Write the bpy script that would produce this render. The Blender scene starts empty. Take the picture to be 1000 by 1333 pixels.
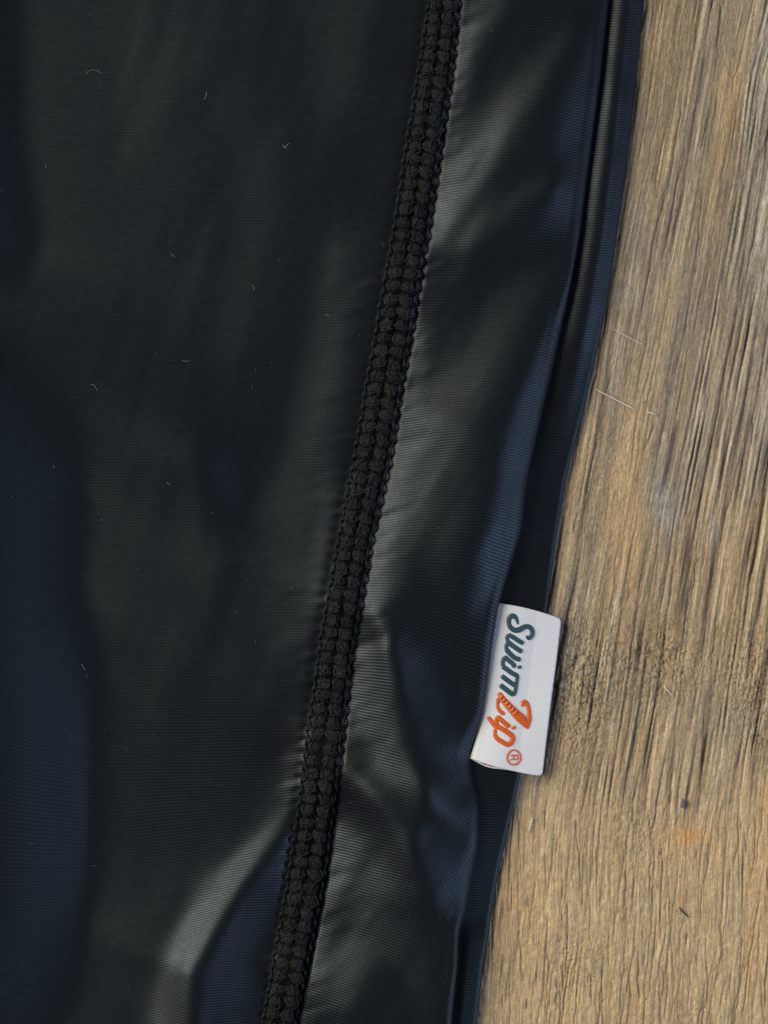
import bpy, math, random
import numpy as np
from mathutils import Vector, Matrix

S = 1e-4                     # one unit of the working grid = 0.1 mm
HC = 4000.0                  # camera height in grid units (0.40 m)
CX, CY = 500.0, 666.5
scn = bpy.context.scene
col = scn.collection

# ------------------------------------------------------------ camera
cam = bpy.data.cameras.new('camera')
cam.sensor_fit = 'VERTICAL'; cam.sensor_height = 24.0
cam.lens = 24.0 * HC / 1333.0
cam.clip_start = 0.01; cam.clip_end = 50
cam_o = bpy.data.objects.new('camera', cam); col.objects.link(cam_o)
cam_o.location = (0, 0, HC * S)
scn.camera = cam_o

# ------------------------------------------------------------ light
w = bpy.data.worlds.new('World'); scn.world = w; w.use_nodes = True
bg = w.node_tree.nodes['Background']
bg.inputs[0].default_value = (1.0, 0.95, 0.88, 1); bg.inputs[1].default_value = 0.10

def area(name, loc, size, power, colr, size_y=None):
    l = bpy.data.lights.new(name, 'AREA'); l.energy = power; l.color = colr
    l.shape = 'RECTANGLE'; l.size = size; l.size_y = size_y or size
    o = bpy.data.objects.new(name, l); col.objects.link(o)
    o.location = loc
    o.rotation_euler = (-Vector(loc)).to_track_quat('-Z', 'Y').to_euler()
    return o
area('window_light', (-1.08, 0.42, 0.90), 0.95, 27, (1.0, 0.99, 0.90), 0.95)
area('blue_sky_light', (1.15, -0.38, 0.52), 0.7, 7.8, (0.44, 0.62, 1.0), 0.8)
scn.view_settings.view_transform = 'Standard'
scn.view_settings.look = 'None'
scn.view_settings.exposure = 0.0
scn.view_settings.gamma = 1.0

rng = np.random.default_rng(7)
random.seed(7)

# ------------------------------------------------------------ helpers
def W(x, y, z):
    return np.stack([(np.asarray(x, float) - CX) * S, (CY - np.asarray(y, float)) * S, np.asarray(z, float) * S + 0 * np.asarray(x, float)], -1)

def cu(p, z):                # digitised outline of a thing that lies z above the table
    k = 1 - z / HC
    p = np.asarray(p, float)
    return np.stack([CX + (p[:, 0] - CX) * k, CY + (p[:, 1] - CY) * k], 1)

def link(name, me, mat, parent=None, smooth=True):
    o = bpy.data.objects.new(name, me); col.objects.link(o)
    if mat is not None and not me.materials: me.materials.append(mat)
    if smooth: me.polygons.foreach_set('use_smooth', np.ones(len(me.polygons), bool))
    if parent is not None: o.parent = parent
    return o

def grid_mesh(name, P, attrs=None, colors=None, keep=None, flip=False):
    n, m = P.shape[:2]
    idx = np.arange(n * m).reshape(n, m)
    a, b, c, d = idx[:-1, :-1], idx[:-1, 1:], idx[1:, 1:], idx[1:, :-1]
    q = np.stack([a, d, c, b], -1).reshape(-1, 4)
    if flip: q = q[:, ::-1]
    me = bpy.data.meshes.new(name)
    me.vertices.add(n * m); me.vertices.foreach_set('co', P.reshape(-1).astype(np.float32))
    nf = len(q)
    me.loops.add(nf * 4); me.loops.foreach_set('vertex_index', q.reshape(-1).astype(np.int32))
    me.polygons.add(nf); me.polygons.foreach_set('loop_start', np.arange(0, nf * 4, 4, dtype=np.int32))
    me.update(calc_edges=True)
    for k, v in (attrs or {}).items():
        at = me.attributes.new(k, 'FLOAT', 'POINT'); at.data.foreach_set('value', v.reshape(-1).astype(np.float32))
    for k, v in (colors or {}).items():
        at = me.attributes.new(k, 'FLOAT_COLOR', 'POINT')
        c4 = np.concatenate([v.reshape(-1, 3), np.ones((n * m, 1))], 1)
        at.data.foreach_set('color', c4.reshape(-1).astype(np.float32))
    return me

def vnoise(u, v, seed=0):
    r = np.random.default_rng(seed)
    N = 256
    L = r.random((N, N))
    iu = np.floor(u).astype(int); iv = np.floor(v).astype(int)
    fu = u - iu; fv = v - iv
    fu = fu * fu * fu * (fu * (fu * 6 - 15) + 10); fv = fv * fv * fv * (fv * (fv * 6 - 15) + 10)
    g = lambda i, j: L[i % N, j % N]
    return ((g(iu, iv) * (1 - fu) + g(iu + 1, iv) * fu) * (1 - fv) + (g(iu, iv + 1) * (1 - fu) + g(iu + 1, iv + 1) * fu) * fv) * 2 - 1

def fbm(u, v, seed, octv=4, gain=0.5):
    s = 0; a = 1; t = 0
    for k in range(octv):
        s = s + a * vnoise(u * 2 ** k + 17.3 * k, v * 2 ** k + 9.1 * k, seed + k); t += a; a *= gain
    return s / t

def sstep(a, b, x):
    t = np.clip((x - a) / (b - a), 0, 1); return t * t * (3 - 2 * t)

def curve_x(pts):            # x as a function of y through digitised points, smoothed
    pts = np.asarray(pts, float)
    yy = np.arange(-140, 1480, 2.0)
    xx = np.interp(yy, pts[:, 1], pts[:, 0])
    lo = (pts[1] - pts[0]); hi = (pts[-1] - pts[-2])
    xx = np.where(yy < pts[0, 1], pts[0, 0] + (yy - pts[0, 1]) * lo[0] / lo[1], xx)
    xx = np.where(yy > pts[-1, 1], pts[-1, 0] + (yy - pts[-1, 1]) * hi[0] / hi[1], xx)
    k = np.exp(-0.5 * (np.arange(-9, 10) / 3.5) ** 2); k /= k.sum()
    xs = np.convolve(np.pad(xx, 9, mode='reflect', reflect_type='odd'), k, 'valid')
    return lambda y: np.interp(y, yy, xs)

# ------------------------------------------------------------ materials
def new_mat(name):
    m = bpy.data.materials.new(name); m.use_nodes = True
    nt = m.node_tree; b = nt.nodes['Principled BSDF']
    return m, nt, b
def N(nt, t, **kw):
    n = nt.nodes.new(t)
    for k, v in kw.items(): setattr(n, k, v)
    return n
def math_n(nt, op, a, b=None, c=None):
    n = N(nt, 'ShaderNodeMath', operation=op)
    for i, v in enumerate((a, b, c)):
        if v is None: continue
        if isinstance(v, (int, float)): n.inputs[i].default_value = v
        else: nt.links.new(v, n.inputs[i])
    return n.outputs[0]
def mapr(nt, v, a, b, c, d):
    n = N(nt, 'ShaderNodeMapRange'); nt.links.new(v, n.inputs[0])
    for i, k in enumerate((a, b, c, d)): n.inputs[i + 1].default_value = k
    return n.outputs[0]
def noise(nt, vec, scale, detail=3, rough=0.6):
    n = N(nt, 'ShaderNodeTexNoise'); nt.links.new(vec, n.inputs['Vector'])
    n.inputs['Scale'].default_value = scale; n.inputs['Detail'].default_value = detail; n.inputs['Roughness'].default_value = rough
    return n.outputs[0]
def mixc(nt, f, a, b):
    n = N(nt, 'ShaderNodeMix', data_type='RGBA')
    if isinstance(f, (int, float)): n.inputs[0].default_value = f
    else: nt.links.new(f, n.inputs[0])
    for i, v in ((6, a), (7, b)):
        if isinstance(v, tuple): n.inputs[i].default_value = v
        else: nt.links.new(v, n.inputs[i])
    return n.outputs[2]

def knit_mat():
    m, nt, b = new_mat('navy_swim_knit')
    L = nt.links
    geo = N(nt, 'ShaderNodeTexCoord').outputs['Object']
    course = N(nt, 'ShaderNodeAttribute', attribute_name='course').outputs['Fac']
    wale = N(nt, 'ShaderNodeAttribute', attribute_name='wale').outputs['Fac']
    gain = N(nt, 'ShaderNodeAttribute', attribute_name='stretch').outputs['Fac']
    n1 = noise(nt, geo, 900, 3)                       # yarn irregularity, about 1 mm
    n2 = noise(nt, geo, 6500, 2)                      # fuzz, 0.15 mm
    cc = math_n(nt, 'ADD', course, math_n(nt, 'MULTIPLY', n1, 0.8))
    rib = math_n(nt, 'MULTIPLY_ADD', math_n(nt, 'SINE', math_n(nt, 'MULTIPLY', cc, 2 * math.pi / 3.4)), math_n(nt, 'MULTIPLY', gain, 0.5), 0.5)
    wl = math_n(nt, 'MULTIPLY_ADD', math_n(nt, 'SINE', math_n(nt, 'MULTIPLY', wale, 2 * math.pi / 2.3)), 0.5, 0.5)
    hgt = math_n(nt, 'ADD', math_n(nt, 'MULTIPLY', rib, 1.0), math_n(nt, 'ADD', math_n(nt, 'MULTIPLY', wl, 0.22), math_n(nt, 'MULTIPLY', n2, 0.7)))
    bump = N(nt, 'ShaderNodeBump'); bump.inputs['Strength'].default_value = 0.5; bump.inputs['Distance'].default_value = 2.0e-5
    L.new(hgt, bump.inputs['Height']); L.new(bump.outputs[0], b.inputs['Normal'])
    b.inputs['Base Color'].default_value = (0.0050, 0.0063, 0.0090, 1)
    sp = math_n(nt, 'MULTIPLY', mapr(nt, rib, 0, 1, 0.42, 1.32), mapr(nt, n2, 0.25, 0.75, 0.65, 1.3))
    L.new(math_n(nt, 'MULTIPLY', sp, 0.36), b.inputs['Specular IOR Level'])
    b.inputs['Specular Tint'].default_value = (0.89, 1.0, 0.99, 1)
    L.new(mapr(nt, n1, 0.2, 0.8, 0.38, 0.47), b.inputs['Roughness'])
    return m

def thread_mat():
    m, nt, b = new_mat('black_thread')
    geo = N(nt, 'ShaderNodeTexCoord').outputs['Object']
    info = N(nt, 'ShaderNodeObjectInfo').outputs['Random']
    n2 = noise(nt, geo, 5500, 4, 0.75)
    v = math_n(nt, 'MULTIPLY', mapr(nt, n2, 0.3, 0.75, 0.35, 1.7), mapr(nt, info, 0, 1, 0.75, 1.25))
    c = N(nt, 'ShaderNodeCombineColor')
    for i, k in enumerate((0.0135, 0.0130, 0.0130)): nt.links.new(math_n(nt, 'MULTIPLY', v, k), c.inputs[i])
    nt.links.new(c.outputs[0], b.inputs['Base Color'])
    b.inputs['Roughness'].default_value = 0.65
    nt.links.new(mapr(nt, n2, 0.4, 0.8, 0.06, 0.7), b.inputs['Specular IOR Level'])
    bump = N(nt, 'ShaderNodeBump'); bump.inputs['Strength'].default_value = 1.0; bump.inputs['Distance'].default_value = 1.3e-4
    nt.links.new(n2, bump.inputs['Height']); nt.links.new(bump.outputs[0], b.inputs['Normal'])
    return m

def edge_mat():
    m = thread_mat(); m.name = 'grey_black_thread'
    for n in m.node_tree.nodes:
        if n.type == 'BSDF_PRINCIPLED': n.inputs['Roughness'].default_value = 0.5
    return m

def label_mat():
    m, nt, b = new_mat('white_satin_ribbon')
    geo = N(nt, 'ShaderNodeTexCoord').outputs['Object']
    cs = N(nt, 'ShaderNodeAttribute', attribute_name='course').outputs['Fac']
    wa = N(nt, 'ShaderNodeAttribute', attribute_name='wale').outputs['Fac']
    n2 = noise(nt, geo, 7000, 2)
    a = math_n(nt, 'ADD', math_n(nt, 'MULTIPLY', cs, 0.45), math_n(nt, 'MULTIPLY', wa, 1.55))
    tw = math_n(nt, 'MULTIPLY_ADD', math_n(nt, 'SINE', math_n(nt, 'MULTIPLY', math_n(nt, 'ADD', a, math_n(nt, 'MULTIPLY', n2, 0.8)), 2 * math.pi / 5.4)), 0.5, 0.5)
    fi = math_n(nt, 'MULTIPLY_ADD', math_n(nt, 'SINE', math_n(nt, 'MULTIPLY', cs, 2 * math.pi / 2.6)), 0.5, 0.5)
    h = math_n(nt, 'ADD', tw, math_n(nt, 'ADD', math_n(nt, 'MULTIPLY', fi, 0.5), n2))
    bump = N(nt, 'ShaderNodeBump'); bump.inputs['Strength'].default_value = 0.6; bump.inputs['Distance'].default_value = 2.0e-5
    nt.links.new(h, bump.inputs['Height']); nt.links.new(bump.outputs[0], b.inputs['Normal'])
    nt.links.new(mixc(nt, mapr(nt, h, 0.4, 2.0, 0, 1), (0.74, 0.71, 0.70, 1), (0.90, 0.88, 0.87, 1)), b.inputs['Base Color'])
    b.inputs['Roughness'].default_value = 0.42; b.inputs['Specular IOR Level'].default_value = 0.45
    b.inputs['Sheen Weight'].default_value = 0.15
    return m

def yarn_mat(name, c0, c1):
    m, nt, b = new_mat(name)
    geo = N(nt, 'ShaderNodeTexCoord').outputs['Object']
    wa = N(nt, 'ShaderNodeTexWave', wave_type='BANDS', bands_direction='Y')
    nt.links.new(geo, wa.inputs['Vector']); wa.inputs['Scale'].default_value = 1500; wa.inputs['Distortion'].default_value = 2.5
    n2 = noise(nt, geo, 6000, 3)
    h = math_n(nt, 'ADD', wa.outputs['Fac'], n2)
    nt.links.new(mixc(nt, mapr(nt, h, 0.4, 1.5, 0, 1), c0, c1), b.inputs['Base Color'])
    bump = N(nt, 'ShaderNodeBump'); bump.inputs['Strength'].default_value = 0.7; bump.inputs['Distance'].default_value = 3e-5
    nt.links.new(h, bump.inputs['Height']); nt.links.new(bump.outputs[0], b.inputs['Normal'])
    b.inputs['Roughness'].default_value = 0.45
    return m

def wood_mat():
    m, nt, b = new_mat('weathered_wood')
    geo = N(nt, 'ShaderNodeTexCoord').outputs['Object']
    ca = N(nt, 'ShaderNodeAttribute', attribute_name='grain_color').outputs['Color']
    mp = N(nt, 'ShaderNodeMapping'); nt.links.new(geo, mp.inputs[0])
    mp.inputs['Rotation'].default_value = (0, 0, math.radians(9)); mp.inputs['Scale'].default_value = (1, 0.16, 1)
    gu = N(nt, 'ShaderNodeAttribute', attribute_name='grain_u').outputs['Fac']
    gv = N(nt, 'ShaderNodeAttribute', attribute_name='grain_v').outputs['Fac']
    cmb = N(nt, 'ShaderNodeCombineXYZ'); nt.links.new(gu, cmb.inputs[0]); nt.links.new(math_n(nt, 'MULTIPLY', gv, 0.045), cmb.inputs[1])
    n3 = noise(nt, cmb.outputs[0], 0.33, 3, 0.7)
    cmb2 = N(nt, 'ShaderNodeCombineXYZ'); nt.links.new(gu, cmb2.inputs[0]); nt.links.new(math_n(nt, 'MULTIPLY', gv, 0.22), cmb2.inputs[1])
    n1 = noise(nt, cmb2.outputs[0], 0.42, 4, 0.7)
    n2 = noise(nt, geo, 3600, 3, 0.6)
    f = math_n(nt, 'MULTIPLY', mapr(nt, n1, 0.25, 0.75, 0.68, 1.32), mapr(nt, n2, 0.25, 0.75, 0.78, 1.22))
    f = math_n(nt, 'MULTIPLY', f, mapr(nt, n3, 0.35, 0.65, 0.66, 1.26))
    vm = N(nt, 'ShaderNodeVectorMath', operation='SCALE'); nt.links.new(ca, vm.inputs[0]); nt.links.new(f, vm.inputs['Scale'])
    nt.links.new(vm.outputs[0], b.inputs['Base Color'])
    h = math_n(nt, 'ADD', math_n(nt, 'ADD', n1, n2), math_n(nt, 'MULTIPLY', n3, 1.3))
    bump = N(nt, 'ShaderNodeBump'); bump.inputs['Strength'].default_value = 0.9; bump.inputs['Distance'].default_value = 1.0e-4
    nt.links.new(h, bump.inputs['Height']); nt.links.new(bump.outputs[0], b.inputs['Normal'])
    nt.links.new(mapr(nt, n1, 0.3, 0.7, 0.5, 0.26), b.inputs['Roughness']); b.inputs['Specular IOR Level'].default_value = 0.5
    return m

def plain_mat(name, c, rough=0.6, trans=0.0):
    m, nt, b = new_mat(name)
    geo = N(nt, 'ShaderNodeTexCoord').outputs['Object']
    n = noise(nt, geo, 5000, 2)
    nt.links.new(mixc(nt, n, tuple(0.75 * k for k in c[:3]) + (1,), tuple(min(1, 1.2 * k) for k in c[:3]) + (1,)), b.inputs['Base Color'])
    b.inputs['Roughness'].default_value = rough
    return m

M_knit, M_thread, M_label, M_wood = knit_mat(), thread_mat(), label_mat(), wood_mat()
M_teal = yarn_mat('teal_yarn', (0.014, 0.044, 0.058, 1), (0.055, 0.125, 0.145, 1))
M_orange = yarn_mat('orange_yarn', (0.62, 0.085, 0.010, 1), (0.88, 0.16, 0.02, 1))
M_coral = yarn_mat('coral_yarn', (0.70, 0.14, 0.07, 1), (0.85, 0.25, 0.14, 1))
M_tooth = yarn_mat('pale_orange_yarn', (0.85, 0.22, 0.05, 1), (0.95, 0.36, 0.12, 1))
M_lint = plain_mat('pale_lint', (0.17, 0.18, 0.18), 0.7)
M_hair = plain_mat('pale_fibre', (0.80, 0.74, 0.62), 0.5)
M_speck = plain_mat('blue_grey_fluff', (0.14, 0.15, 0.20), 0.8)
M_dark = plain_mat('dark_fibre', (0.03, 0.025, 0.02), 0.7)

M_edge = edge_mat()
M_base = plain_mat('black_seam_base', (0.0045, 0.0045, 0.005), 0.9)
M_base.node_tree.nodes['Principled BSDF'].inputs['Specular IOR Level'].default_value = 0.1
# ------------------------------------------------------------ tabletop: one sheet of weathered wood with real grooves
def build_wood():
    xs = np.concatenate([np.linspace(-3000, 540, 60)[:-1], np.arange(540, 1075, 1.2), np.linspace(1075, 4000, 60)[1:]])
    ys = np.concatenate([np.linspace(-3200, -45, 50)[:-1], np.arange(-45, 1380, 1.35), np.linspace(1380, 4300, 50)[1:]])
    X, Y = np.meshgrid(xs, ys)
    fine = (sstep(500, 545, X) * (1 - sstep(1070, 1100, X))) * (sstep(-80, -44, Y) * (1 - sstep(1376, 1420, Y)))
    yy = np.linspace(-3300, 4400, 7700)
    tan = 0.175 - 0.125 * sstep(930, 1180, yy)
    T = np.cumsum(tan) * (yy[1] - yy[0]); T -= np.interp(0, yy, T)
    U = X + np.interp(Y, yy, T)
    U = U + 7 * fbm(X / 230, Y / 330, 11, 2) + 2.2 * fbm(U / 40, Y / 110, 21, 2)
    # the grain bends round the small knot
    kx, ky = 897, 1088
    U = U + 9 * np.tanh((X - kx) / 22) * np.exp(-((X - kx) / 42) ** 2 - ((Y - ky) / 50) ** 2)
    # where the wood is deeply grooved, worn grey, or smooth
    def blob(cx, cy, rx, ry): return np.exp(-(((X - cx) / rx) ** 2 + ((Y - cy) / ry) ** 2))
    lowz = sstep(1000, 1100, Y + 30 * fbm(X / 60, Y / 60, 3, 2))
    streak = fbm(U / 48, Y / 900, 5, 3)
    groove = 0.35 + 0.5 * sstep(-0.15, 0.35, streak)
    bandA = np.exp(-((U - 930) / 17) ** 2) * (1 - sstep(250, 420, Y))
    bandB = sstep(985, 1003, U) * (1 - sstep(560, 700, Y))
    groove = groove + 0.7 * bandA + 0.7 * bandB + 0.7 * blob(960, 740, 90, 170) + 0.8 * blob(880, 960, 110, 80) + .45 * blob(780, 850, 60, 110)
    groove = np.clip(groove, 0, 1.25) * (1 - 0.86 * lowz)
    grey = 0.75 * bandA + 0.85 * bandB + sstep(0.0, 0.45, fbm(U / 34, Y / 420, 31, 3)) * 0.55
    grey = grey + 0.75 * blob(850, 420, 45, 200) + 0.8 * blob(870, 640, 26, 80) + 0.8 * blob(835, 640, 30, 130) * 0 + 0.55 * blob(790, 880, 60, 60) + 0.6 * blob(950, 940, 60, 60)
    grey = np.clip(grey, 0, 1) * (1 - 0.8 * lowz)
    h = np.zeros_like(X)
    g1 = vnoise(U / 3.4, Y / 150, 41); g2 = vnoise(U / 2.3, Y / 70, 42); g3 = vnoise(U / 7.0, Y / 260, 43)
    r1 = 1 - np.abs(g1) * 2
    cut = sstep(0.25, 0.9, -g1) * 1.1 + sstep(0.3, 0.9, -g2) * 0.5 + sstep(0.2, 0.9, -g3) * 0.9
    ridge = sstep(0.15, 0.9, g1) * 0.8 + sstep(0.3, 0.9, g3) * 0.5
    patch = 0.65 + 0.6 * fbm(U / 14, Y / 60, 77, 3)
    h += groove * patch * (-2.6 * cut + 1.4 * ridge)
    # curly rough texture between the grooves
    q = fbm(X / 7 + 0.6 * fbm(X / 9, Y / 9, 3, 2), Y / 10, 51, 4, 0.6)
    curl = 0.5 + 1.3 * blob(745, 900, 55, 90) + 0.4 * blob(860, 860, 80, 60) + 0.5 * blob(985, 900, 50, 80) + .3 * sstep(1090, 1150, Y)
    h += q * curl * 1.5
    pitz = np.clip(blob(745, 890, 55, 110) + 0.8 * blob(870, 860, 60, 60) + 0.8 * blob(985, 900, 40, 90) + 0.5 * blob(830, 1090, 50, 50) + 0.35 * blob(780, 620, 60, 90) + 0.4 * sstep(1180, 1260, Y) * sstep(0, .3, fbm(X / 70, Y / 70, 5, 2)), 0, 1)
    wq = fbm(X / 5.0 + 1.2 * fbm(X / 8, Y / 8, 3, 2), Y / 8.5 + 1.0 * fbm(X / 9, Y / 9, 13, 2), 57, 3, 0.6)
    pits = (1 - sstep(0.0, 0.16, np.abs(wq))) * pitz
    h -= pits * 3.0
    # hairline cracks, mostly in the smooth part below
    crack = np.zeros_like(X)
    x0i, x1i = np.searchsorted(xs, [545, 1070]); y0i, y1i = np.searchsorted(ys, [-44, 1378])
    r = np.random.default_rng(5)
    for i in range(500):
        low = i < 280
        cy = r.uniform(1060, 1380) if low else r.uniform(-40, 1060)
        cx = r.uniform(610, 1050); ln = r.choice([16, 40, 80, 150]) * r.uniform(0.7, 1.4) * (1 if low else 0.9)
        slope = -(0.045 if low else 0.175) + r.normal(0, 0.05) - (0.10 if (low and cy > 1230 and r.random() < .5) else 0)
        wdt = r.uniform(0.7, 1.25); dep = r.uniform(0.3, 1.0)
        ja, jb = np.searchsorted(ys, [cy - ln / 2, cy + ln / 2])
        if jb - ja < 4: continue
        yv = ys[ja:jb]; t = (yv - cy) / (ln / 2)
        xv = cx + slope * (yv - cy) + 1.6 * np.interp(yv, np.arange(cy - ln, cy + ln, 11), np.cumsum(r.normal(0, 0.6, len(np.arange(cy - ln, cy + ln, 11)))))
        ia, ib = np.searchsorted(xs, [xv.min() - 6, xv.max() + 6])
        d = (xs[None, ia:ib] - xv[:, None]) / wdt
        cval = np.exp(-d * d) * (dep * (1 - np.abs(t) ** 3))[:, None]
        crack[ja:jb, ia:ib] = np.maximum(crack[ja:jb, ia:ib], cval)
    h -= crack * 2.4
    h += 1.6 * fbm(U / 60, Y / 300, 91, 2)
    h *= fine * 0.95
    # colour: pale tan wood, grey-brown worn streaks, brown dirt lying in the grooves
    def C(r_, g_, b_): return np.array([(v / 255 / 12.92 if v < 10 else ((v / 255 + 0.055) / 1.055) ** 2.4) for v in (r_, g_, b_)])
    top, midc, low_ = C(143, 120, 88), C(172, 143, 103), C(198, 168, 124)
    k1 = sstep(280, 620, Y + 60 * fbm(X / 80, Y / 120, 6, 2))[..., None]; k2 = sstep(940, 1120, Y)[..., None]
    base = top * (1 - k1) + midc * k1; base = base * (1 - k2) + low_ * k2
    fine_s = fbm(U / 4.5, Y / 420, 64, 3)
    base = base * (1 + (0.30 * (1 - 0.6 * lowz)) * fbm(U / 22, Y / 500, 61, 3) + 0.22 * fine_s * (1 - 0.6 * lowz) + 0.10 * q)[..., None]
    warm = np.clip(sstep(0.05, 0.5, fbm(U / 30, Y / 230, 71, 3)) * 0.75 + 0.6 * blob(680, 1180, 26, 110) + 0.5 * blob(800, 640, 30, 70), 0, 1)[..., None]
    base = base * (1 - 0.6 * warm) + C(204, 162, 108) * 0.6 * warm
    greyc = C(132, 121, 104) * (1 + 0.35 * g2 * groove + 0.25 * q)[..., None]
    base = base * (1 - grey[..., None] * 0.72) + greyc * grey[..., None] * 0.72
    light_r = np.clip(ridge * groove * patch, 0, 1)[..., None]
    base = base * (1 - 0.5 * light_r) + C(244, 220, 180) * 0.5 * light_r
    shine = sstep(0.35, 0.8, vnoise(U / 2.4, Y / 95, 142)) * sstep(-0.1, 0.5, fbm(U / 30, Y / 160, 143, 2)) * np.clip(0.35 + groove, 0, 1) * (1 - lowz)  # glossy glints along the grain, painted into the colour as thin pale streaks
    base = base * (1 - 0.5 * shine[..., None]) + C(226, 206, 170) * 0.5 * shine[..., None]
    dirt = np.clip(groove * patch * cut * 0.95, 0, 1)[..., None]
    base = base * (1 - 0.7 * dirt) + C(84, 62, 40) * 0.7 * dirt
    base = base * (1 - 0.55 * pits[..., None]) + C(92, 72, 46) * 0.55 * pits[..., None]
    base = base * (1 - 0.75 * crack[..., None]) + C(96, 74, 44) * 0.75 * crack[..., None]
    for (bx, by, rx, ry, am) in ((868, 668, 13, 24, .75), (858, 640, 10, 20, .5), (928, 690, 6, 17, .7), (985, 60, 24, 90, .35), (992, 330, 14, 110, .3)):
        k = (blob(bx, by, rx, ry) * am * (0.75 + 0.5 * q))[..., None]; k = np.clip(k, 0, 1)
        base = base * (1 - k) + C(172, 168, 160) * k
    k = np.clip(blob(kx, ky, 17, 9) * 1.0 + 0.35 * blob(kx, ky, 40, 18), 0, 1)[..., None]
    base = base * (1 - 0.8 * k) + C(212, 156, 88) * 0.8 * k
    base = np.clip(base, 0.01, 0.9)
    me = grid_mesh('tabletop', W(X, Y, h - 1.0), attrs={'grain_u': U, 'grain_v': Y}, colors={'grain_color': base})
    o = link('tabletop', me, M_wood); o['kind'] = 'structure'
    return o
build_wood()

# ------------------------------------------------------------ outlines of the garment (digitised, then lowered to their own height)
ZU = 38.0
E1 = curve_x(cu([(794, 0), (783, 100), (770, 200), (757, 300), (738, 400), (720, 480), (699, 570), (687, 624), (680, 688), (661, 752), (649, 790),
                 (641, 840), (634, 890), (628, 930), (618, 965), (612, 985), (617, 1012), (624, 1050), (623, 1098), (616, 1138), (606, 1190), (597, 1212), (596, 1250), (592, 1290), (588, 1333)], ZU))
E2 = curve_x(cu([(839, 0), (833, 60), (826, 130), (814, 230), (803, 310), (790, 400), (775, 470), (759, 540), (737, 624), (722, 720), (712, 800), (700, 890), (690, 950),
                 (676, 1018), (660, 1090), (649, 1140), (640, 1190), (629, 1260), (621, 1333)], 10))
SL = curve_x(cu([(559, 0), (545, 100), (528, 200), (513, 300), (495, 400), (478, 500), (461, 600), (442, 700), (424, 800), (416, 850), (402, 950), (390, 1050), (374, 1150), (357, 1250), (342, 1333)], ZU))
SR = curve_x(cu([(596, 0), (586, 100), (571, 200), (556, 300), (540, 400), (522, 500), (506, 600), (483, 700), (466, 800), (457, 850), (446, 950), (434, 1050), (420, 1150), (400, 1250), (384, 1333)], ZU))

# ------------------------------------------------------------ folds of the upper cloth: slopes are laid out stroke by stroke, then integrated
GX0, GY0, GS = -320, -320, 4.0
gw, gh = 384, 512
gx = GX0 + np.arange(gw) * GS; gy = GY0 + np.arange(gh) * GS
GXX, GYY = np.meshgrid(gx, gy)
def stroke(pts, sig, amp):
    pts = np.asarray(pts, float); best = np.zeros_like(GXX)
    if len(pts) == 1: pts = np.vstack([pts, pts + 0.01])
    if np.isscalar(sig): sig = [sig] * len(pts)
    for i in range(len(pts) - 1):
        a, b = pts[i], pts[i + 1]; d = b - a; L2 = d @ d + 1e-9
        t = np.clip(((GXX - a[0]) * d[0] + (GYY - a[1]) * d[1]) / L2, 0, 1)
        s = sig[i] * (1 - t) + sig[i + 1] * t
        r2 = (GXX - a[0] - t * d[0]) ** 2 + (GYY - a[1] - t * d[1]) ** 2
        best = np.maximum(best, np.exp(-0.5 * r2 / s ** 2))
    return best * amp
A_ = [  # faces up and left, to the window
    ([(735, 55), (665, 140), (605, 225), (570, 300)], [13, 17, 19, 14], 0.9),
    ([(640, 10), (610, 60), (590, 110)], 15, 0.45),
    ([(705, 240), (640, 280), (600, 320)], [10, 14, 8], 0.6),
    ([(735, 350), (690, 385), (650, 450), (600, 510), (545, 545)], [14, 22, 30, 32, 22], 0.7),
    ([(545, 440), (540, 470)], 10, 0.5),
    ([(570, 560), (530, 640), (500, 700), (486, 780)], [40, 42, 30, 14], 0.72),
    ([(600, 600), (575, 690)], 26, 0.55),
    ([(560, 730), (600, 780)], [14, 10], 0.35),
    ([(474, 840), (478, 910), (508, 985), (548, 1035)], [12, 17, 17, 11], 0.85),
    ([(440, 1075), (460, 1130), (510, 1190), (560, 1230)], [14, 27, 36, 32], 0.85),
    ([(470, 1230), (440, 1290)], [22, 14], 0.6),
    ([(408, 950), (386, 1010), (352, 1075), (312, 1130), (268, 1185), (235, 1240), (220, 1295), (216, 1360)], [9, 13, 15, 16, 17, 18, 19, 20], 0.55),
    ([(305, 1140), (268, 1185), (235, 1240), (220, 1295), (216, 1360)], [8, 14, 17, 18, 19], 0.85),
    ([(450, 0), (440, 110)], [40, 34], 0.12),
    ([(440, 330), (425, 450), (405, 580), (395, 720), (385, 830)], [12, 24, 34, 34, 24], 0.2),
    ([(425, 620), (410, 800)], [12, 14], 0.30),
    ([(340, 200), (330, 330), (285, 470)], [22, 17, 15], 0.10),
    ([(262, 640), (255, 740)], [14, 14], 0.12),
    ([(190, 20), (205, 120), (180, 200)], [55, 40, 20], 0.07),
    ([(300, 10), (262, 100)], [18, 14], 0.10),
]
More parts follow.
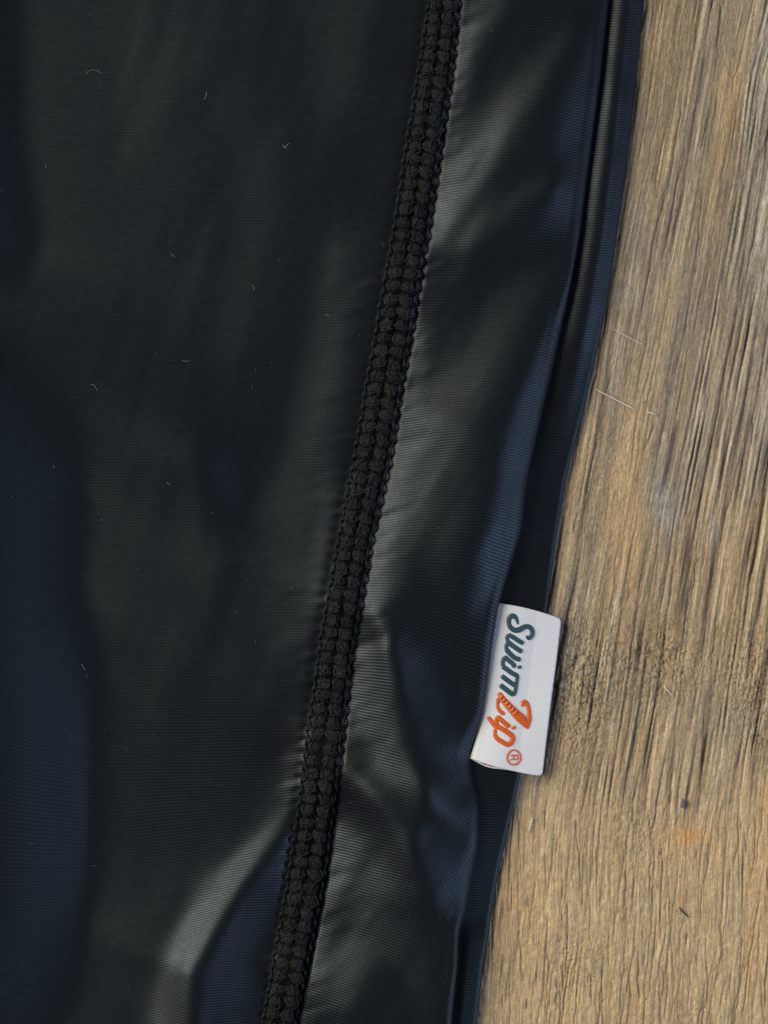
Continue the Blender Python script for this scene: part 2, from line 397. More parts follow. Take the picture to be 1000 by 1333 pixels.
B_ = [  # faces right, to the blue sky
    ([(2, 0), (4, 200), (18, 320)], [15, 15, 20], 0.75),
    ([(-20, 500), (15, 560), (40, 640), (40, 740), (45, 850), (60, 950), (70, 1100), (50, 1200), (20, 1290)], [16, 32, 48, 42, 54, 60, 60, 52, 44], 0.80),
    ([(40, 560), (85, 630)], [8, 12], 0.8),
    ([(75, 820), (98, 950), (100, 1080), (80, 1170)], [22, 30, 32, 28], 0.8),
    ([(290, 605), (305, 650)], [20, 16], 0.55),
    ([(388, 1085), (345, 1150), (300, 1230), (290, 1320)], [9, 22, 32, 40], 0.85),
    ([(508, 840), (545, 895), (580, 960), (604, 1010)], [14, 23, 17, 9], 0.9),
    ([(492, 1066), (540, 1092), (588, 1135)], [9, 18, 22], 0.85),
    ([(585, 1220), (575, 1300)], [12, 12], 0.45),
    ([(745, 110), (735, 180), (728, 250)], [9, 9, 9], 0.2),
    ([(735, 400), (712, 470), (682, 560), (668, 650), (645, 740)], [9, 13, 16, 16, 14], 0.45),
    ([(240, 1090), (200, 1190)], [12, 12], 0.35),
]
K_ = [  # faces down and away from both
    ([(55, 20), (60, 200), (90, 340)], [28, 30, 36], 0.6),
    ([(240, 120), (215, 220), (175, 340)], [10, 14, 18], 0.7),
    ([(0, 425), (90, 520), (180, 600), (225, 700)], [14, 26, 32, 28], 0.75),
    ([(400, 240), (385, 340), (360, 450)], [16, 20, 20], 0.6),
    ([(290, 720), (285, 770)], [11, 8], 0.7),
    ([(150, 720), (190, 850), (215, 980), (190, 1120), (150, 1230), (100, 1330)], [26, 34, 34, 26, 26, 30], 0.7),
    ([(405, 895), (330, 935), (275, 985), (240, 1040)], [9, 15, 20, 20], 0.75),
    ([(668, 30), (665, 75)], [14, 12], 0.6),
    ([(740, 120), (690, 185), (640, 240), (600, 300), (585, 350)], [10, 14, 18, 14, 12], 0.65),
    ([(720, 300), (660, 335), (620, 370), (595, 440)], [12, 13, 14, 16], 0.65),
    ([(512, 752), (545, 815), (590, 870)], [10, 18, 20], 0.85),
    ([(460, 960), (485, 1030), (525, 1062), (580, 1085)], [6, 10, 8, 6], 0.65),
    ([(610, 830), (600, 920)], [18, 18], 0.6),
    ([(430, 1320), (560, 1310)], [22, 20], 0.8),
]
dA, dB, dK = np.array((-0.93, -0.34)), np.array((0.95, 0.30)), np.array((0.15, 0.99))
def total(lst):
    s = np.zeros_like(GXX)
    for p, sg, am in lst: s = np.maximum(s, stroke(p, sg, am))
    return s
FA, FB, FK = total(A_), total(B_), total(K_)
TA, TB, TK = 1.15, 1.05, 0.85
px_ = -(FA * TA * dA[0] + FB * TB * dB[0] + FK * TK * dK[0])
py_ = -(FA * TA * dA[1] + FB * TB * dB[1] + FK * TK * dK[1])
kx_ = np.fft.fftfreq(gw, GS) * 2 * np.pi; ky_ = np.fft.fftfreq(gh, GS) * 2 * np.pi
KX, KY = np.meshgrid(kx_, ky_)
den = KX ** 2 + KY ** 2 + (1 / 190.0) ** 2
H = np.real(np.fft.ifft2((-1j * KX * np.fft.fft2(px_) - 1j * KY * np.fft.fft2(py_)) / den))
def bil(F, x, y):
    u = np.clip((x - GX0) / GS, 0, gw - 1.001); v = np.clip((y - GY0) / GS, 0, gh - 1.001)
    i = u.astype(int); j = v.astype(int); fu = u - i; fv = v - j
    fu_, fv_ = fu, fv
    return (F[j, i] * (1 - fu_) + F[j, i + 1] * fu_) * (1 - fv_) + (F[j + 1, i] * (1 - fu_) + F[j + 1, i + 1] * fu_) * fv_
def smooth2(F, s):
    k = np.exp(-0.5 * ((KX ** 2 + KY ** 2) * s * s)); return np.real(np.fft.ifft2(np.fft.fft2(F) * k))
TGA, TGB = FA, FB
# refine: relax the heights until the parts meant to face each light do face it, and the rest does not
def relax(h, iters=160):
    msk = ((GXX > -60) & (GXX < E1(GYY) + 10) & (GYY > -60) & (GYY < 1395)).astype(float)
    gA, gB, s2 = -dA / np.hypot(*dA) * 0.50, -dB / np.hypot(*dB) * 0.62, 0.20 ** 2
    m = np.zeros_like(h); v = np.zeros_like(h)
    def D(f): return (np.roll(f, -1, 1) - np.roll(f, 1, 1)) / (2 * GS), (np.roll(f, -1, 0) - np.roll(f, 1, 0)) / (2 * GS)
    def Lp(f): return (np.roll(f, 1, 0) + np.roll(f, -1, 0) + np.roll(f, 1, 1) + np.roll(f, -1, 1) - 4 * f) / GS ** 2
    def down(f): return smooth2(f, 6.5)
    for it in range(iters):
        hs = down(h); p, q = D(hs)
        a = np.exp(-((p - gA[0]) ** 2 + (q - gA[1]) ** 2) / (2 * s2)); b = np.exp(-((p - gB[0]) ** 2 + (q - gB[1]) ** 2) / (2 * s2))
        # targets kept soft
        ra, rb = (a - 0.85 * TGA) * msk, (b - 0.8 * TGB) * msk * 0.8
        fp = ra * a * -(p - gA[0]) / s2 + rb * b * -(p - gB[0]) / s2 + 0.04 * p
        fq = ra * a * -(q - gA[1]) / s2 + rb * b * -(q - gB[1]) / s2 + 0.04 * q
        g = -(D(fp)[0] + D(fq)[1])
        g = down(g) + 1.2e-5 * hs + 20.0 * Lp(Lp(hs)) 
        m = 0.9 * m + 0.1 * g; v = 0.99 * v + 0.01 * g * g
        h = h - 0.35 * (0.3 if it > iters * .7 else 1) * (m / (1 - 0.9 ** (it + 1))) / (np.sqrt(v / (1 - 0.99 ** (it + 1))) + 1e-7)
    return down(h)
H = smooth2(relax(H), 4.5)
def creases(x, y):
    u1 = (x + 0.62 * y); v1 = (y - 0.62 * x)
    right = sstep(-20, 30, x - 0.5 * (SL(y) + SR(y)))
    c = 1.2 * fbm(u1 / 44, v1 / 150, 301, 2) * right + 1.0 * fbm((x + 0.3 * y) / 55, (y - 0.3 * x) / 170, 311, 2) * (1 - right) * sstep(90, 200, x)
    d = np.minimum(np.abs(x - SL(y)), np.abs(x - SR(y)))
    c = c + 1.7 * fbm(x / 60, (y + 0.35 * x) / 17, 321, 2) * np.exp(-d / 28)      # puckers pulled in by the seam
    return c
PITCH = 16.5
def z_top(x, y):
    h = bil(H, x, y)
    e = E1(y)
    z = 50 + h + creases(x, y)
    lo = 16 + 0 * z
    z = np.where(z < lo + 8, lo + 8 * np.exp(np.minimum((z - lo - 8) / 8, 0)), z)     # never sinks into the table
    he = 50 + bil(H, e - 16, y)
    z = z - 0.8 * (he - (38 - 6 * (1 - sstep(350, 600, y)))) * np.exp(-np.maximum(e - 16 - x, 0) / 60)
    # the ditch along the right side of the seam and the slight pull on its left
    sl, sr = SL(y), SR(y)
    deep = 0.6 + 0.9 * sstep(900, 1250, y)
    dr = x - sr - 1
    z -= 8.0 * deep * np.where(dr < 0, np.exp(-(dr / 5.5) ** 2), 0.55 * np.exp(-(dr / 5.0) ** 2) + 0.45 * np.exp(-(dr / 20) ** 2))
    z -= 0.8 * np.exp(-((x - sl + 3) / 7.0) ** 2)
    ph = (y + 3 * np.sin(y / 90)) / PITCH
    z -= 1.3 * (0.5 + 0.5 * np.cos(2 * np.pi * ph)) ** 3 * np.exp(-((x - sl + 5) / 5.0) ** 2)
    z += 0.35 * np.sin(2 * np.pi * ph + x / 40) * np.exp(-np.maximum(sl - x, 0) / 14) * (x < sl)
    z += 0.5 * np.sin(2 * np.pi * ph * 0.5 + 1) * np.exp(-np.maximum(x - sr, 0) / 12) * (x > sr)
    return z

def knit_attrs(X, Y, Z):
    sc = 0.5 * (SL(Y) + SR(Y))
    right = sstep(-10, 10, X - sc)
    k_right = 0.02 + 0.36 * sstep(640, 1000, Y)
    k_left = 0.04 - 0.20 * sstep(900, 1200, Y)
    k = k_left * (1 - right) + k_right * right
    course = Y - k * (X - sc) + 0.42 * (Z - 40) + 3 * fbm(X / 120, Y / 120, 8, 2)
    wale = X + 0.11 * Y
    gain = 0.42 + 0.38 * right + 0.5 * sstep(750, 1050, Y) * sstep(120, 300, X)
    gain = gain * (1 + 0.35 * fbm(X / 45, Y / 45, 88, 2))
    return course, wale, gain

pants = bpy.data.objects.new('swim_pants', None); col.objects.link(pants)
pants.location = ((330 - CX) * S, 0, 0)
pants.empty_display_size = 0.01
pants['label'] = 'black and navy stretch swim pants leg with braided side seam lying folded on weathered wood'
pants['category'] = 'swim pants'
def add_part(name, me, mat, parent=pants):
    o = link(name, me, mat, parent)
    if parent is pants: o.matrix_parent_inverse = Matrix.Translation((-(330 - CX) * S, 0, 0))
    return o

rows = np.arange(-60, 1395, 2.4)
def panel(name, xa, xb, roll):
    n = 220
    t = np.linspace(0, 1, n)[None, :]
    Yr = rows[:, None] + 0 * t
    a = xa(rows)[:, None]; b = xb(rows)[:, None]
    R = 11.0; RX = 20.0
    if roll:
        X = a + (b - RX - a) * t; Z = z_top(X, Yr)
        fade = 1
        th = np.linspace(0, math.pi, 22)[1:][None, :]
        Xr = b - RX + RX * np.sin(th); zt = z_top(Xr, rows[:, None] + 0 * Xr); Zr = zt - R + R * np.cos(th); zt = zt[:, -1:]
        tu = np.linspace(0, 1, 6)[1:][None, :]
        Xu = b - RX - 60 * tu; Zu = zt - 2 * R - 0 * tu
        Xf = np.concatenate([X, Xr, Xu], 1); Zf = np.concatenate([Z, Zr, Zu + 0 * Xu], 1)
    else:
        Xf = a + (b - a) * t; Zf = z_top(Xf, Yr)
    Yf = rows[:, None] + 0 * Xf
    cr, wl, gn = knit_attrs(Xf, Yf, Zf)
    if roll:
        ex = np.maximum(0, np.arange(Xf.shape[1]) - (n - 14))[None, :]
        cr = cr + 0.10 * ex
    me = grid_mesh(name, W(Xf, Yf, Zf), attrs={'course': cr, 'wale': wl, 'stretch': gn})
    return add_part(name, me, M_knit)
mid = lambda y: 0.5 * (SL(y) + SR(y))
panel('front_panel', lambda y: -140 + 0 * y, lambda y: mid(y), False)
panel('side_panel', lambda y: mid(y), E1, True)

# the back of the leg, showing as a folded edge beyond the side panel
def back_panel():
    n = 90
    t = np.linspace(0, 1, n)[None, :]
    e1 = E1(rows)[:, None]; e2 = E2(rows)[:, None]
    R = 6.5; RZ = 3.6
    def zb(X, Yr):
        d = (X - E1(Yr)) / np.maximum(E2(Yr) - E1(Yr), 8)
        up = 1 - sstep(330, 640, Yr)
        crest = (6.5 + 1.5 * fbm(Yr / 70, Yr / 90, 33, 2)) * np.exp(-((d - 0.42) / 0.34) ** 2)
        z = (16.0 + crest - 7 * sstep(0.55, 1.0, d)) * up + (1 - up) * (18 - 10 * np.clip(d, -0.3, 1))
        notch = sstep(1190, 1230, Yr)
        return z + 0.8 * np.sin(Yr / 120) + notch * 4 * sstep(0.0, 0.4, d) + 1.0 * fbm(X / 60, Yr / 130, 12, 2)
    a = e1 - 66
    X = a + (e2 - R - a) * t
    Yr = rows[:, None] + 0 * t
    Z = zb(X, Yr)
    th = np.linspace(0, math.pi * 0.94, 16)[1:][None, :]
    Xr = e2 - R + R * np.sin(th); Zr = zb(Xr, rows[:, None] + 0 * Xr) - RZ + RZ * np.cos(th)
    Xf = np.concatenate([X, Xr], 1); Zf = np.concatenate([Z, Zr], 1)
    Yf = rows[:, None] + 0 * Xf
    cr = Yf - 0.05 * (Xf - e2) + 0.9 * np.maximum(0, Xf - e2 + 16) * 0.35
    me = grid_mesh('back_panel', W(Xf, Yf, Zf), attrs={'course': cr, 'wale': Xf + 0.17 * Yf, 'stretch': 0 * Xf + 0.9})
    o = add_part('back_panel', me, M_knit)
    o['label'] = 'navy folded back edge of the leg'
back_panel()

# ------------------------------------------------------------ the flatlock seam
def seam_z(x, y):
    zc = z_top(np.asarray(mid(y)), y)
    sl, sr = SL(y), SR(y)
    hw = (sr - sl) / 2; c = (sl + sr) / 2
    u = np.clip((x - c) / hw, -1.3, 1.3)
    edge_l = z_top(sl, y) ; edge_r = z_top(sr + 4, y) + 4
    base = np.where(u < 0, edge_l * (-u) + zc * (1 + u), zc * (1 - u) + np.maximum(edge_r, zc - 4) * u)
    return np.maximum(base, zc - 3) + 3.5 * (1 - u ** 2)
n = 16
tt = np.linspace(-1, 1, n)[None, :]
Ys = rows[:, None] + 0 * tt
Xs = 0.5 * (SL(rows) + SR(rows))[:, None] + 0.46 * (SR(rows) - SL(rows))[:, None] * tt
Zs = seam_z(Xs, Ys) - 2.5 * np.exp(-(tt / 0.12) ** 2) + np.where(np.abs(tt) > 0.95, -7, 0)
me = grid_mesh('flatlock_seam', W(Xs, Ys, Zs), attrs={'course': Ys, 'wale': Xs})
seam = add_part('flatlock_seam', me, M_base)
seam['label'] = 'raised black flatlock seam of two braided stitch columns'

def tube(P, rad, nseg=8, flat=1.0):
    """P: (n,3) grid coords; returns verts (world metres) and quads of a closed-ended swept tube."""
    P = np.asarray(P, float); n = len(P)
    rad = np.full(n, rad, float) if np.isscalar(rad) else np.asarray(rad, float)
    T = np.gradient(P, axis=0); T /= np.linalg.norm(T, axis=1)[:, None] + 1e-9
    up = np.array([0, 0, 1.0])
    side = np.cross(T, up); side /= np.linalg.norm(side, axis=1)[:, None] + 1e-9
    nv = np.cross(side, T)
    th = np.linspace(0, 2 * np.pi, nseg, endpoint=False)
    V = P[:, None] + rad[:, None, None] * (np.cos(th)[None, :, None] * side[:, None] + flat * np.sin(th)[None, :, None] * nv[:, None])
    V = V.reshape(-1, 3)
    F = [(i * nseg + j, (i + 1) * nseg + j, (i + 1) * nseg + (j + 1) % nseg, i * nseg + (j + 1) % nseg) for i in range(n - 1) for j in range(nseg)]
    b = len(V); V = np.vstack([V, P[0] - T[0] * rad[0] * 0.5, P[-1] + T[-1] * rad[-1] * 0.5])
    F += [(b, j, (j + 1) % nseg) for j in range(nseg)] + [(b + 1, (n - 1) * nseg + (j + 1) % nseg, (n - 1) * nseg + j) for j in range(nseg)]
    return V, F
def join(parts):
    V = []; F = []; o = 0
    for v, f in parts:
        V.append(v); F += [tuple(i + o for i in q) for q in f]; o += len(v)
    return np.vstack(V), F
def mesh_from(name, V, F, px=True):
    V = np.asarray(V)
    co = W(V[:, 0], V[:, 1], V[:, 2]) if px else V
    me = bpy.data.meshes.new(name); me.from_pydata(co.tolist(), [], F); me.update()
    return me

# one stitch lobe: a bundle of crossing thread loops, several variants (local units, built round the origin)
def stitch_mesh(seed, side):
    r = np.random.default_rng(seed)
    nu, nv_ = 26, 14
    u = np.linspace(0, 2 * np.pi, nu, endpoint=False)[None, :]; v = np.linspace(0.02, np.pi - 0.02, nv_)[:, None]
    cx, sx_ = np.cos(u), np.sin(u)
    def se(a, p): return np.sign(a) * np.abs(a) ** p
    x = 9.7 * np.sin(v) ** 0.8 * se(cx, 0.95); y_ = 8.7 * np.sin(v) ** 0.8 * se(sx_, 0.95); z = 3.7 * se(np.cos(v), 0.8) + 0 * u
    y_ = y_ * (1.0 + 0.026 * side * x)
    y_ = y_ + side * 0.17 * x + r.normal(0, 0.03) * x
    # plies of the looper thread: arcs bowing across the lobe, broken by irregular lumps
    ph = r.uniform(0, 6, 5)
    c = (x * side * 0.55 + y_ * 1.0 + 0.05 * x * x * r.uniform(-0.6, 1.0))
    rid = np.abs(np.sin(c * 0.62 + ph[0])) ** 0.7
    lump = np.sin(x * 0.55 + ph[1]) * np.sin(y_ * 0.6 + ph[2]) + 0.6 * np.sin(x * 1.1 + y_ * 0.8 + ph[3])
    k = 0.84 + 0.15 * rid + 0.13 * lump + 0.05 * np.sin(2.1 * x + ph[4]) * np.sin(1.9 * y_ + ph[0])
    V = np.stack([x * k, y_ * k, z * k * 1.0], -1).reshape(-1, 3)
    F = [(i * nu + j, (i + 1) * nu + j, (i + 1) * nu + (j + 1) % nu, i * nu + (j + 1) % nu) for i in range(nv_ - 1) for j in range(nu)]
    tp = np.linspace(0, 1, 9)
    pieces = [(V, F)]
    for q in range(3):      # single plies lying over the bundle
        a0, b0 = r.uniform(-6, 6), r.uniform(-6.5, 6.5)
        if q < 2: xx = -8.5 + 17 * tp; yy2 = b0 + side * 3.2 * (tp - .5) + r.normal(0, 2.0) * np.sin(np.pi * tp)
        else: yy2 = -8.5 + 17 * tp; xx = a0 + r.normal(0, 2.5) * np.sin(np.pi * tp)
        zz = 4.1 * np.sqrt(np.clip(1 - (xx / 10.5) ** 2 * 0.8 - (yy2 / 10) ** 2 * 0.7, 0, 1)) + 0.2
        pieces.append(tube(np.stack([xx, yy2, zz], 1), 1.15 * r.uniform(.8, 1.2) * (0.7 + 0.4 * np.sin(np.pi * tp)), 6))
    V, F = join(pieces)
    V = V * np.array([1, -1, 1]) * S
    me = bpy.data.meshes.new('stitch'); me.from_pydata(V.tolist(), [], F); me.update()
    me.materials.append(M_thread); me.polygons.foreach_set('use_smooth', np.ones(len(me.polygons), bool))
    return me
svars = [[stitch_mesh(100 + i, -1) for i in range(9)], [stitch_mesh(200 + i, 1) for i in range(9)]]
y = -20.0
off = Matrix.Translation((-(330 - CX) * S, 0, 0))
while y < 1360:
    for sd in (0, 1):
        yy_ = y + (1.5 if sd else 0) + random.gauss(0, 0.5)
        sl, sr = float(SL(yy_)), float(SR(yy_)); wd = sr - sl
        f = 0.285 if sd == 0 else 0.705
        x = sl + wd * f + random.gauss(0, 0.4)
        z = float(seam_z(np.array(x), np.array(yy_))) - 1.0
        o = bpy.data.objects.new('stitch', random.choice(svars[sd])); col.objects.link(o)
        o.parent = seam
        o.location = ((x - CX) * S, (CY - yy_) * S, z * S)
        sx = wd / 41.0 * 0.98
        o.rotation_euler = (random.gauss(0, .08), (0.06 if sd else -0.06) + random.gauss(0, .12), -0.17 + random.gauss(0, 0.22))
        o.scale = (sx * random.uniform(.93, 1.05), random.uniform(0.92, 1.08), random.uniform(0.85, 1.12))
    y += PITCH
# scalloped edge threads
for side, fx, ph0 in (('l', SL, 0.0), ('r', SR, 2.0)):
    yv = np.arange(-40, 1375, 1.5)
    ph = 2 * np.pi * (yv + 3 * np.sin(yv / 90)) / PITCH + ph0
    jit = np.interp(yv, np.arange(-60, 1400, 9), rng.normal(0, 0.8, len(np.arange(-60, 1400, 9))))
    sgn = -1 if side == 'l' else 1
    xv = fx(yv) + sgn * (1.0 + 0.9 * np.sin(ph)) + jit * 0.8
    zv = seam_z(fx(yv) * 1.0, yv) * 0.5 + z_top(fx(yv) + sgn * 2, yv) * 0.5 + 2.2 + 2.6 * np.cos(ph)
    if side == 'r': zv = seam_z(fx(yv), yv) - 0.5 + 2.0 * np.cos(ph)
    V, F = tube(np.stack([xv, yv, zv], 1), 1.35 + 0.35 * np.sin(ph * 1.0 + 1), 7)
    o = link('edge_thread', mesh_from('edge_thread', V, F), M_edge, seam)

# ------------------------------------------------------------ the woven brand label
ZL = 30.0
lab_y = np.array([785, 829, 894, 938, 970, 989.0])
lab_lx = np.interp
def LP(s, t):
    """label surface in grid units: s along (0 top .. 1 bottom), t across (0 left .. 1 right fold)"""
    lx = np.interp(s, [0, .22, .53, .75, .90, 1], [648.5, 642.5, 635.5, 629.5, 623, 617.5]); ly = 785 + 204.5 * s
    rx = np.interp(s, [0, .27, .54, .80, 1], [731, 724.5, 717, 710.5, 706]); ry = 806 + 206 * s
    ly = ly; bow = 4.0 * np.sin(np.pi * t) * (-0.9) * (1 - s) + 3.0 * np.sin(np.pi * t) * s
    x = lx + (rx - lx) * t; y = ly + (ry - ly) * t + bow * 0.7
    k = 1 - ZL / HC
    return CX + (x - CX) * k, CY + (y - CY) * k
def LZ(s, t):
    return 25 + 2.0 * np.sin(np.clip(t * 1.6, 0, 1) * np.pi) - 11.5 * t ** 1.25 + 1.5 * (s - 0.5) + 0.8 * np.sin(7 * s + 3 * t)
def label_mesh():
    ns, nt_ = 150, 70
    s = np.linspace(0, 1, ns)[:, None]; t = np.linspace(-0.06, 0.985, nt_)[None, :]
    X, Y = LP(s + 0 * t, t + 0 * s); Z = LZ(s + 0 * t, np.clip(t, 0, 1) + 0 * s)
    Z = Z + np.minimum(t, 0) * 40
    # rounded lower-right and upper-right corners of the fold
    cr_ = np.maximum(0, (t - 0.90) / 0.10) ** 2
    endn = 2.5 * cr_
    Y = Y - endn * np.clip((s - 0.5) * 2, -1, 1) ** 9
    # fold: half turn at the right, back layer returns underneath
    R = 2.6
    th = np.linspace(0, np.pi, 12)[1:][None, :]
    dx = (X[:, -1:] - X[:, -2:-1]); dy = (Y[:, -1:] - Y[:, -2:-1]); dl = np.hypot(dx, dy); dx /= dl; dy /= dl
    Xr = X[:, -1:] + dx * R * np.sin(th); Yr = Y[:, -1:] + dy * R * np.sin(th); Zr = Z[:, -1:] - R + R * np.cos(th)
    tb = np.linspace(0.985, -0.04, 40)[None, :]
    Xb, Yb = LP(s + 0 * tb, tb + 0 * s); Zb = LZ(s + 0 * tb, np.clip(tb, 0, 1) + 0 * s) - 2 * R - 3.5 * sstep(0.98, 0.4, tb) if False else LZ(s + 0 * tb, np.clip(tb, 0, 1) + 0 * s) - 2 * R - 3.0 * (1 - sstep(0.3, 0.98, tb))
    Yb = Yb + 4.2 * sstep(0.9, 1.0, s) * np.exp(-((tb - 0.2) / 0.22) ** 2)
    Xf = np.concatenate([X, Xr, Xb], 1); Yf = np.concatenate([Y, Yr, Yb], 1); Zf = np.concatenate([Z, Zr, Zb], 1)
    arc = np.concatenate([t * 84, 84 + 5 * th / np.pi, 90 + (1 - tb) * 84], 1) + 0 * s
    cs = s * 206 + 0 * arc
    me = grid_mesh('woven_label', W(Xf, Yf, Zf), attrs={'course': cs, 'wale': arc})
    return me
label = add_part('woven_label', label_mesh(), M_label)
label['label'] = 'white satin loop label with teal and orange embroidered script'
sol = label.modifiers.new('thickness', 'SOLIDIFY'); sol.thickness = 1.1 * S; sol.offset = -1

# lettering, each letter a raised embroidered mesh on the ribbon
gs, gt = np.meshgrid(np.linspace(0, 1, 160), np.linspace(0, 1, 90), indexing='ij')
gX, gY = LP(gs, gt)
def surf_z(x, y):
    x = np.atleast_1d(x); y = np.atleast_1d(y); out = np.zeros(len(x))
    for i in range(len(x)):
        j = np.argmin((gX - x[i]) ** 2 + (gY - y[i]) ** 2); out[i] = LZ(gs.flat[j], gt.flat[j])
    return out
def conv(pts, ox, oy, sc):
    a = np.array([(p[0] / sc + ox, p[1] / sc + oy) for p in pts]); k = 1 - 32 / HC
    return np.stack([CX + (a[:, 0] - CX) * k, CY + (a[:, 1] - CY) * k], 1)
def spline(P, r, m=5):
    n = len(P)
    if n < 3: t = np.linspace(0, n - 1, 8)
    else: t = np.linspace(0, n - 1, (n - 1) * m + 1)
    P = np.asarray(P, float); out = []; rr = np.interp(t, np.arange(n), r)
    for u in t:
        i = min(int(u), n - 2); f = u - i
        p0, p1, p2, p3 = P[max(i - 1, 0)], P[i], P[i + 1], P[min(i + 2, n - 1)]
        out.append(0.5 * ((2 * p1) + (p2 - p0) * f + (2 * p0 - 5 * p1 + 4 * p2 - p3) * f ** 2 + (3 * p1 - p0 - 3 * p2 + p3) * f ** 3))
    return np.array(out), rr
def strokes_mesh(name, strokes, frame, flat=0.34, lift=0.4):
    parts = []
    for pts in strokes:
        P, r = spline(conv([p[:2] for p in pts], *frame), [1.03 * p[2] / frame[2] for p in pts])
        z = surf_z(P[:, 0], P[:, 1])
        kk = np.ones(5) / 5; z = np.convolve(np.pad(z, 2, mode='edge'), kk, 'valid')
        parts.append(tube(np.stack([P[:, 0], P[:, 1], z + lift], 1), r, 12, flat))
    V, F = join(parts)
    return mesh_from(name, V, F)
C1, C2, C3, C4 = (640, 790, 14.286), (635, 845, 14.286), (625, 895, 12.5), (610, 950, 10.0)
def st(pts, r): return [(x, y_, r) for x, y_ in pts]
def letter(name, strokes, frame, mat, lab=None, **k):
    o = link(name, strokes_mesh(name, strokes, frame, **k), mat, label)
    if lab: o['label'] = lab
    return o
letter('letter', [[(492, 325, 14), (475, 250, 30), (430, 180, 44), (375, 175, 46), (330, 230, 42), (325, 310, 40), (360, 390, 44), (430, 435, 48), (500, 435, 50), (570, 400, 48), (640, 370, 44), (715, 385, 44), (758, 450, 42), (752, 530, 42), (700, 590, 36), (655, 550, 22)]], C1, M_teal, 'teal capital S')
letter('letter', [st([(320, 525), (400, 565), (490, 625), (585, 680)], 42), st([(318, 530), (290, 580), (305, 640)], 34),
                  st([(300, 650), (380, 715), (470, 780), (560, 835)], 44), st([(300, 680), (275, 740), (285, 810)], 34),
                  st([(280, 800), (350, 880), (440, 955), (530, 985)], 44)], C1, M_teal, 'teal letter w')
letter('letter', [st([(320, 150), (400, 220), (470, 280), (500, 335)], 42), st([(315, 160), (285, 240), (285, 310)], 36), st([(590, 330), (605, 355)], 40)], C2, M_teal, 'teal letter i')
letter('letter', [st([(285, 330), (370, 390), (460, 455), (550, 500)], 44), st([(555, 490), (545, 580), (530, 680), (510, 800), (480, 860)], 34),
                  st([(270, 510), (350, 570), (430, 630), (510, 680)], 44), st([(245, 680), (330, 745), (410, 810), (480, 855)], 46)], C2, M_teal, 'teal letter m')
zl = letter('letter', [[(320, 95, 32), (350, 170, 50), (430, 265, 54), (550, 400, 66), (650, 500, 80), (730, 590, 60), (772, 665, 26)],
                  [(695, 310, 26), (705, 250, 34), (750, 250, 36), (785, 320, 34), (802, 420, 32), (795, 520, 45), (785, 610, 36), (778, 680, 14)],
                  [(300, 190, 34), (285, 290, 24), (312, 370, 30), (370, 425, 34), (395, 450, 14)]], C3, M_orange, 'orange capital Z with zipper teeth')
letter('letter', [st([(285, 480), (340, 530), (410, 590), (470, 640)], 38), st([(285, 490), (262, 540), (280, 600)], 30), st([(540, 650), (555, 672)], 38)], C3, M_orange, 'orange letter i')
letter('letter', [[(140, 490, 30), (190, 560, 38), (250, 625, 42), (330, 660, 40), (420, 715, 42), (500, 775, 42), (530, 820, 38), (515, 890, 38), (455, 935, 38), (360, 890, 38), (280, 835, 38), (242, 770, 30), (250, 690, 28)]], C3, M_orange, 'orange letter p')
teeth = []
for i in range(6):
    u = i / 5.0; x0 = 325 + 235 * u; y0 = 150 + 260 * u
    teeth.append([(x0 - 30, y0 + 12, 9), (x0 + 6, y0 + 16, 12), (x0 + 30, y0 - 22, 9)])
letter('zipper_teeth', teeth, C3, M_tooth, lift=4.3, flat=0.5)
circ = [(590 + 88 * math.cos(a), 366 + 95 * math.sin(a), 13) for a in np.linspace(0, 2 * math.pi, 19)]
letter('registered_mark', [circ, st([(548, 340), (640, 338)], 10), st([(636, 340), (642, 378), (618, 398), (592, 380), (590, 342)], 9), st([(592, 378), (548, 400)], 9)], C4, M_coral, 'coral R in a circle', flat=0.6)

# the reverse's red print showing at the lower edge
me = strokes_mesh('reverse_print', [[(175, 432, 11), (205, 446, 15), (225, 455, 8)], [(245, 458, 11), (275, 468, 14), (300, 480, 8)]], C4, flat=0.7, lift=-5.0)
link('reverse_print', me, M_coral, label)['label'] = 'red print on the back layer showing at the lower edge'

# ------------------------------------------------------------ lint and stray fibres
def fibre(name, pts, rad, mat, lab, cat, on, group=None):
    k = {'cloth': ZU, 'wood': 2}[on]
    p = cu(pts, k)
    P, r = spline(p, [rad] * len(p), 6)
    r = r * np.interp(np.linspace(0, 1, len(r)), [0, .15, .85, 1], [.45, 1, 1, .45])
    z = z_top(P[:, 0], P[:, 1]) + rad * 0.8 if on == 'cloth' else np.full(len(P), 1.2 + rad)
    z = z + 0.8 * np.sin(np.linspace(0, math.pi, len(z)))
    V, F = tube(np.stack([P[:, 0], P[:, 1], z], 1), r, 6)
    o = link(name, mesh_from(name, V, F), mat)
    o['label'] = lab; o['category'] = cat
    if group: o['group'] = group
    return o
G = 'lint on the dark fabric'
def lint(pts, lab, rad=0.55): fibre('lint_fibre', pts, rad * 0.5, M_lint, lab, 'lint', 'cloth', G)
lint([(112, 98), (118, 93), (127, 93), (134, 97)], 'longest curved pale lint fibre, near the upper left corner of the fabric')
lint([(266, 131), (269, 127), (270, 121)], 'short pale lint fibre, second from the left along the top of the fabric', 0.7)
lint([(368, 189), (372, 194), (374, 190), (378, 188)], 'small crumpled lint tuft high on the fabric, left of the seam', 0.8)
lint([(60, 216), (61, 219)], 'tiny lint dot near the left border of the fabric, above the navy patch', 0.9)
lint([(223, 330), (226, 333), (229, 335)], 'small lint speck in the middle of the dark upper left fabric', 0.6)
lint([(328, 371), (332, 375), (330, 378)], 'small hooked lint speck on the grey streak left of the seam', 0.6)
lint([(238, 469), (243, 471), (247, 469)], 'short level lint fibre on black fabric right of the navy patch top', 0.6)
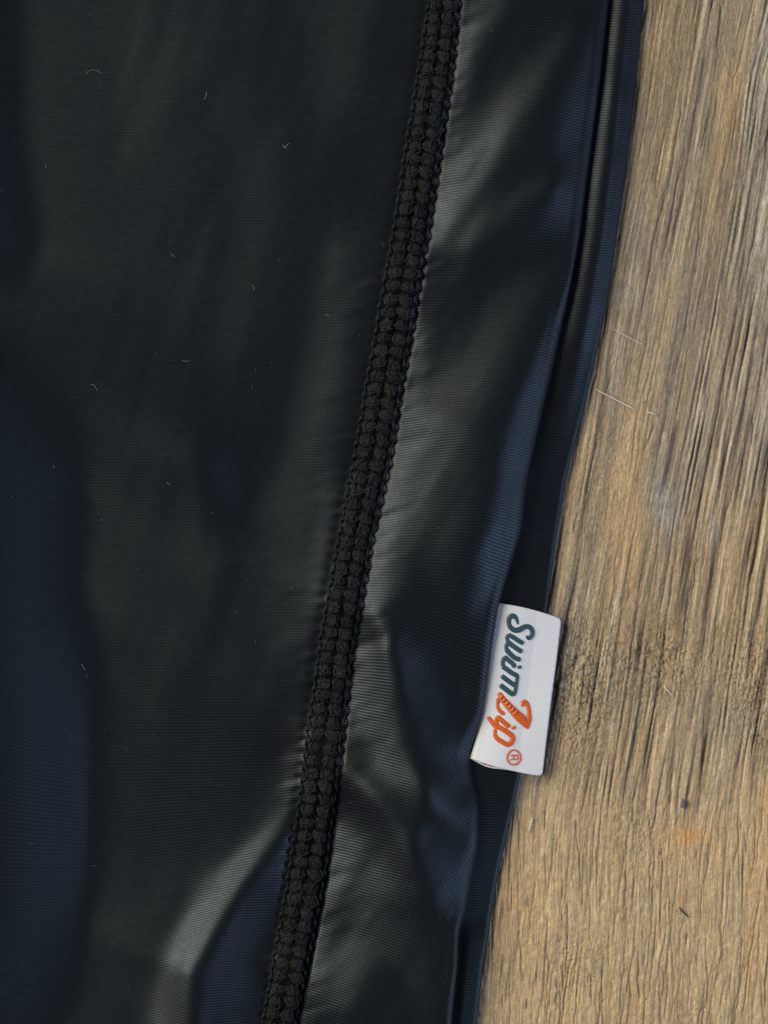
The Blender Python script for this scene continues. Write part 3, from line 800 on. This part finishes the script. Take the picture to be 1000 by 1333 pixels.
lint([(119, 502), (123, 501), (126, 505), (128, 509)], 'curved lint fibre on black fabric beside the top of the large navy patch', 0.6)
lint([(424, 409), (429, 411)], 'tiny lint speck close to the left edge of the seam, upper half', 0.7)
lint([(218, 628), (222, 631)], 'tiny pale lint dot above the small dark hollow, mid left fabric', 0.8)
lint([(131, 676), (133, 678)], 'tiny lint dot just right of the navy patch corner', 0.8)
lint([(70, 606), (71, 609)], 'tiny lint dot on the upper part of the navy patch', 0.7)
lint([(105, 865), (108, 869), (110, 874)], 'short curved lint fibre at the right border of the navy patch, lower half', 0.6)
lint([(379, 764), (381, 768)], 'tiny lint speck left of the seam at the level of the label top', 0.6)
lint([(560, 560), (563, 562)], 'tiny bright lint speck right of the seam on the broad grey highlight', 0.8)
lint([(606, 60), (612, 62), (613, 58)], 'tiny lint curl right of the seam near the top', 0.5)
fibre('stray_fibre', [(776, 507), (795, 517), (811, 525), (828, 534)], 0.8, M_hair, 'longest pale stray fibre lying across the wood grain beside the navy edge', 'fibre', 'wood', 'stray fibres on the wood')
fibre('stray_fibre', [(842, 536), (849, 538), (855, 540)], 0.8, M_hair, 'short pale stray fibre just right of the long one on the wood', 'fibre', 'wood', 'stray fibres on the wood')
fibre('stray_fibre', [(798, 428), (820, 440), (838, 449)], 0.4, M_hair, 'very thin pale stray fibre on the wood above the longest one', 'fibre', 'wood', 'stray fibres on the wood')
fibre('stray_fibre', [(864, 893), (869, 899), (876, 906)], 0.6, M_hair, 'small pale stray fibre on the grooved wood right of the label', 'fibre', 'wood', 'stray fibres on the wood')
fibre('stray_fibre', [(693, 1064), (691, 1072), (688, 1082)], 0.8, M_hair, 'short pale splinter on the wood below the label, beside the navy edge', 'fibre', 'wood', 'stray fibres on the wood')
fibre('stray_fibre', [(884, 1181), (890, 1188), (897, 1194)], 0.9, M_dark, 'short dark stray fibre on the smooth wood below the orange knot', 'fibre', 'wood', 'stray fibres on the wood')
fibre('fluff_speck', [(889, 1040), (888, 1046), (887, 1051)], 2.3, M_speck, 'blue grey fluff speck on the wood above the orange knot', 'fluff', 'wood')

# fine dust caught on the cloth: too small to count
r = np.random.default_rng(99)
parts = []
while len(parts) < 120:
    x, y0 = r.uniform(0, 640), r.uniform(0, 1333)
    if x > E1(y0) - 30 or SL(y0) - 4 < x < SR(y0) + 8: continue
    a = r.uniform(0, 6.28); ln = r.choice([0.5, 0.8, 2.2]) * r.uniform(0.6, 1.4)
    tq = np.linspace(-1, 1, 4)
    xx = x + ln * tq * math.cos(a); yy2 = y0 + ln * tq * math.sin(a) + 0.3 * ln * tq ** 2
    rr = r.uniform(0.18, 0.42)
    parts.append(tube(np.stack([xx, yy2, z_top(xx, yy2) + rr * 0.7], 1), rr, 5))
V, F = join(parts)
o = link('dust', mesh_from('dust', V, F), plain_mat('grey_dust', (0.06, 0.065, 0.065), 0.9)); o['kind'] = 'stuff'; o['label'] = 'fine grey dust specks scattered over the dark fabric'; o['category'] = 'dust'
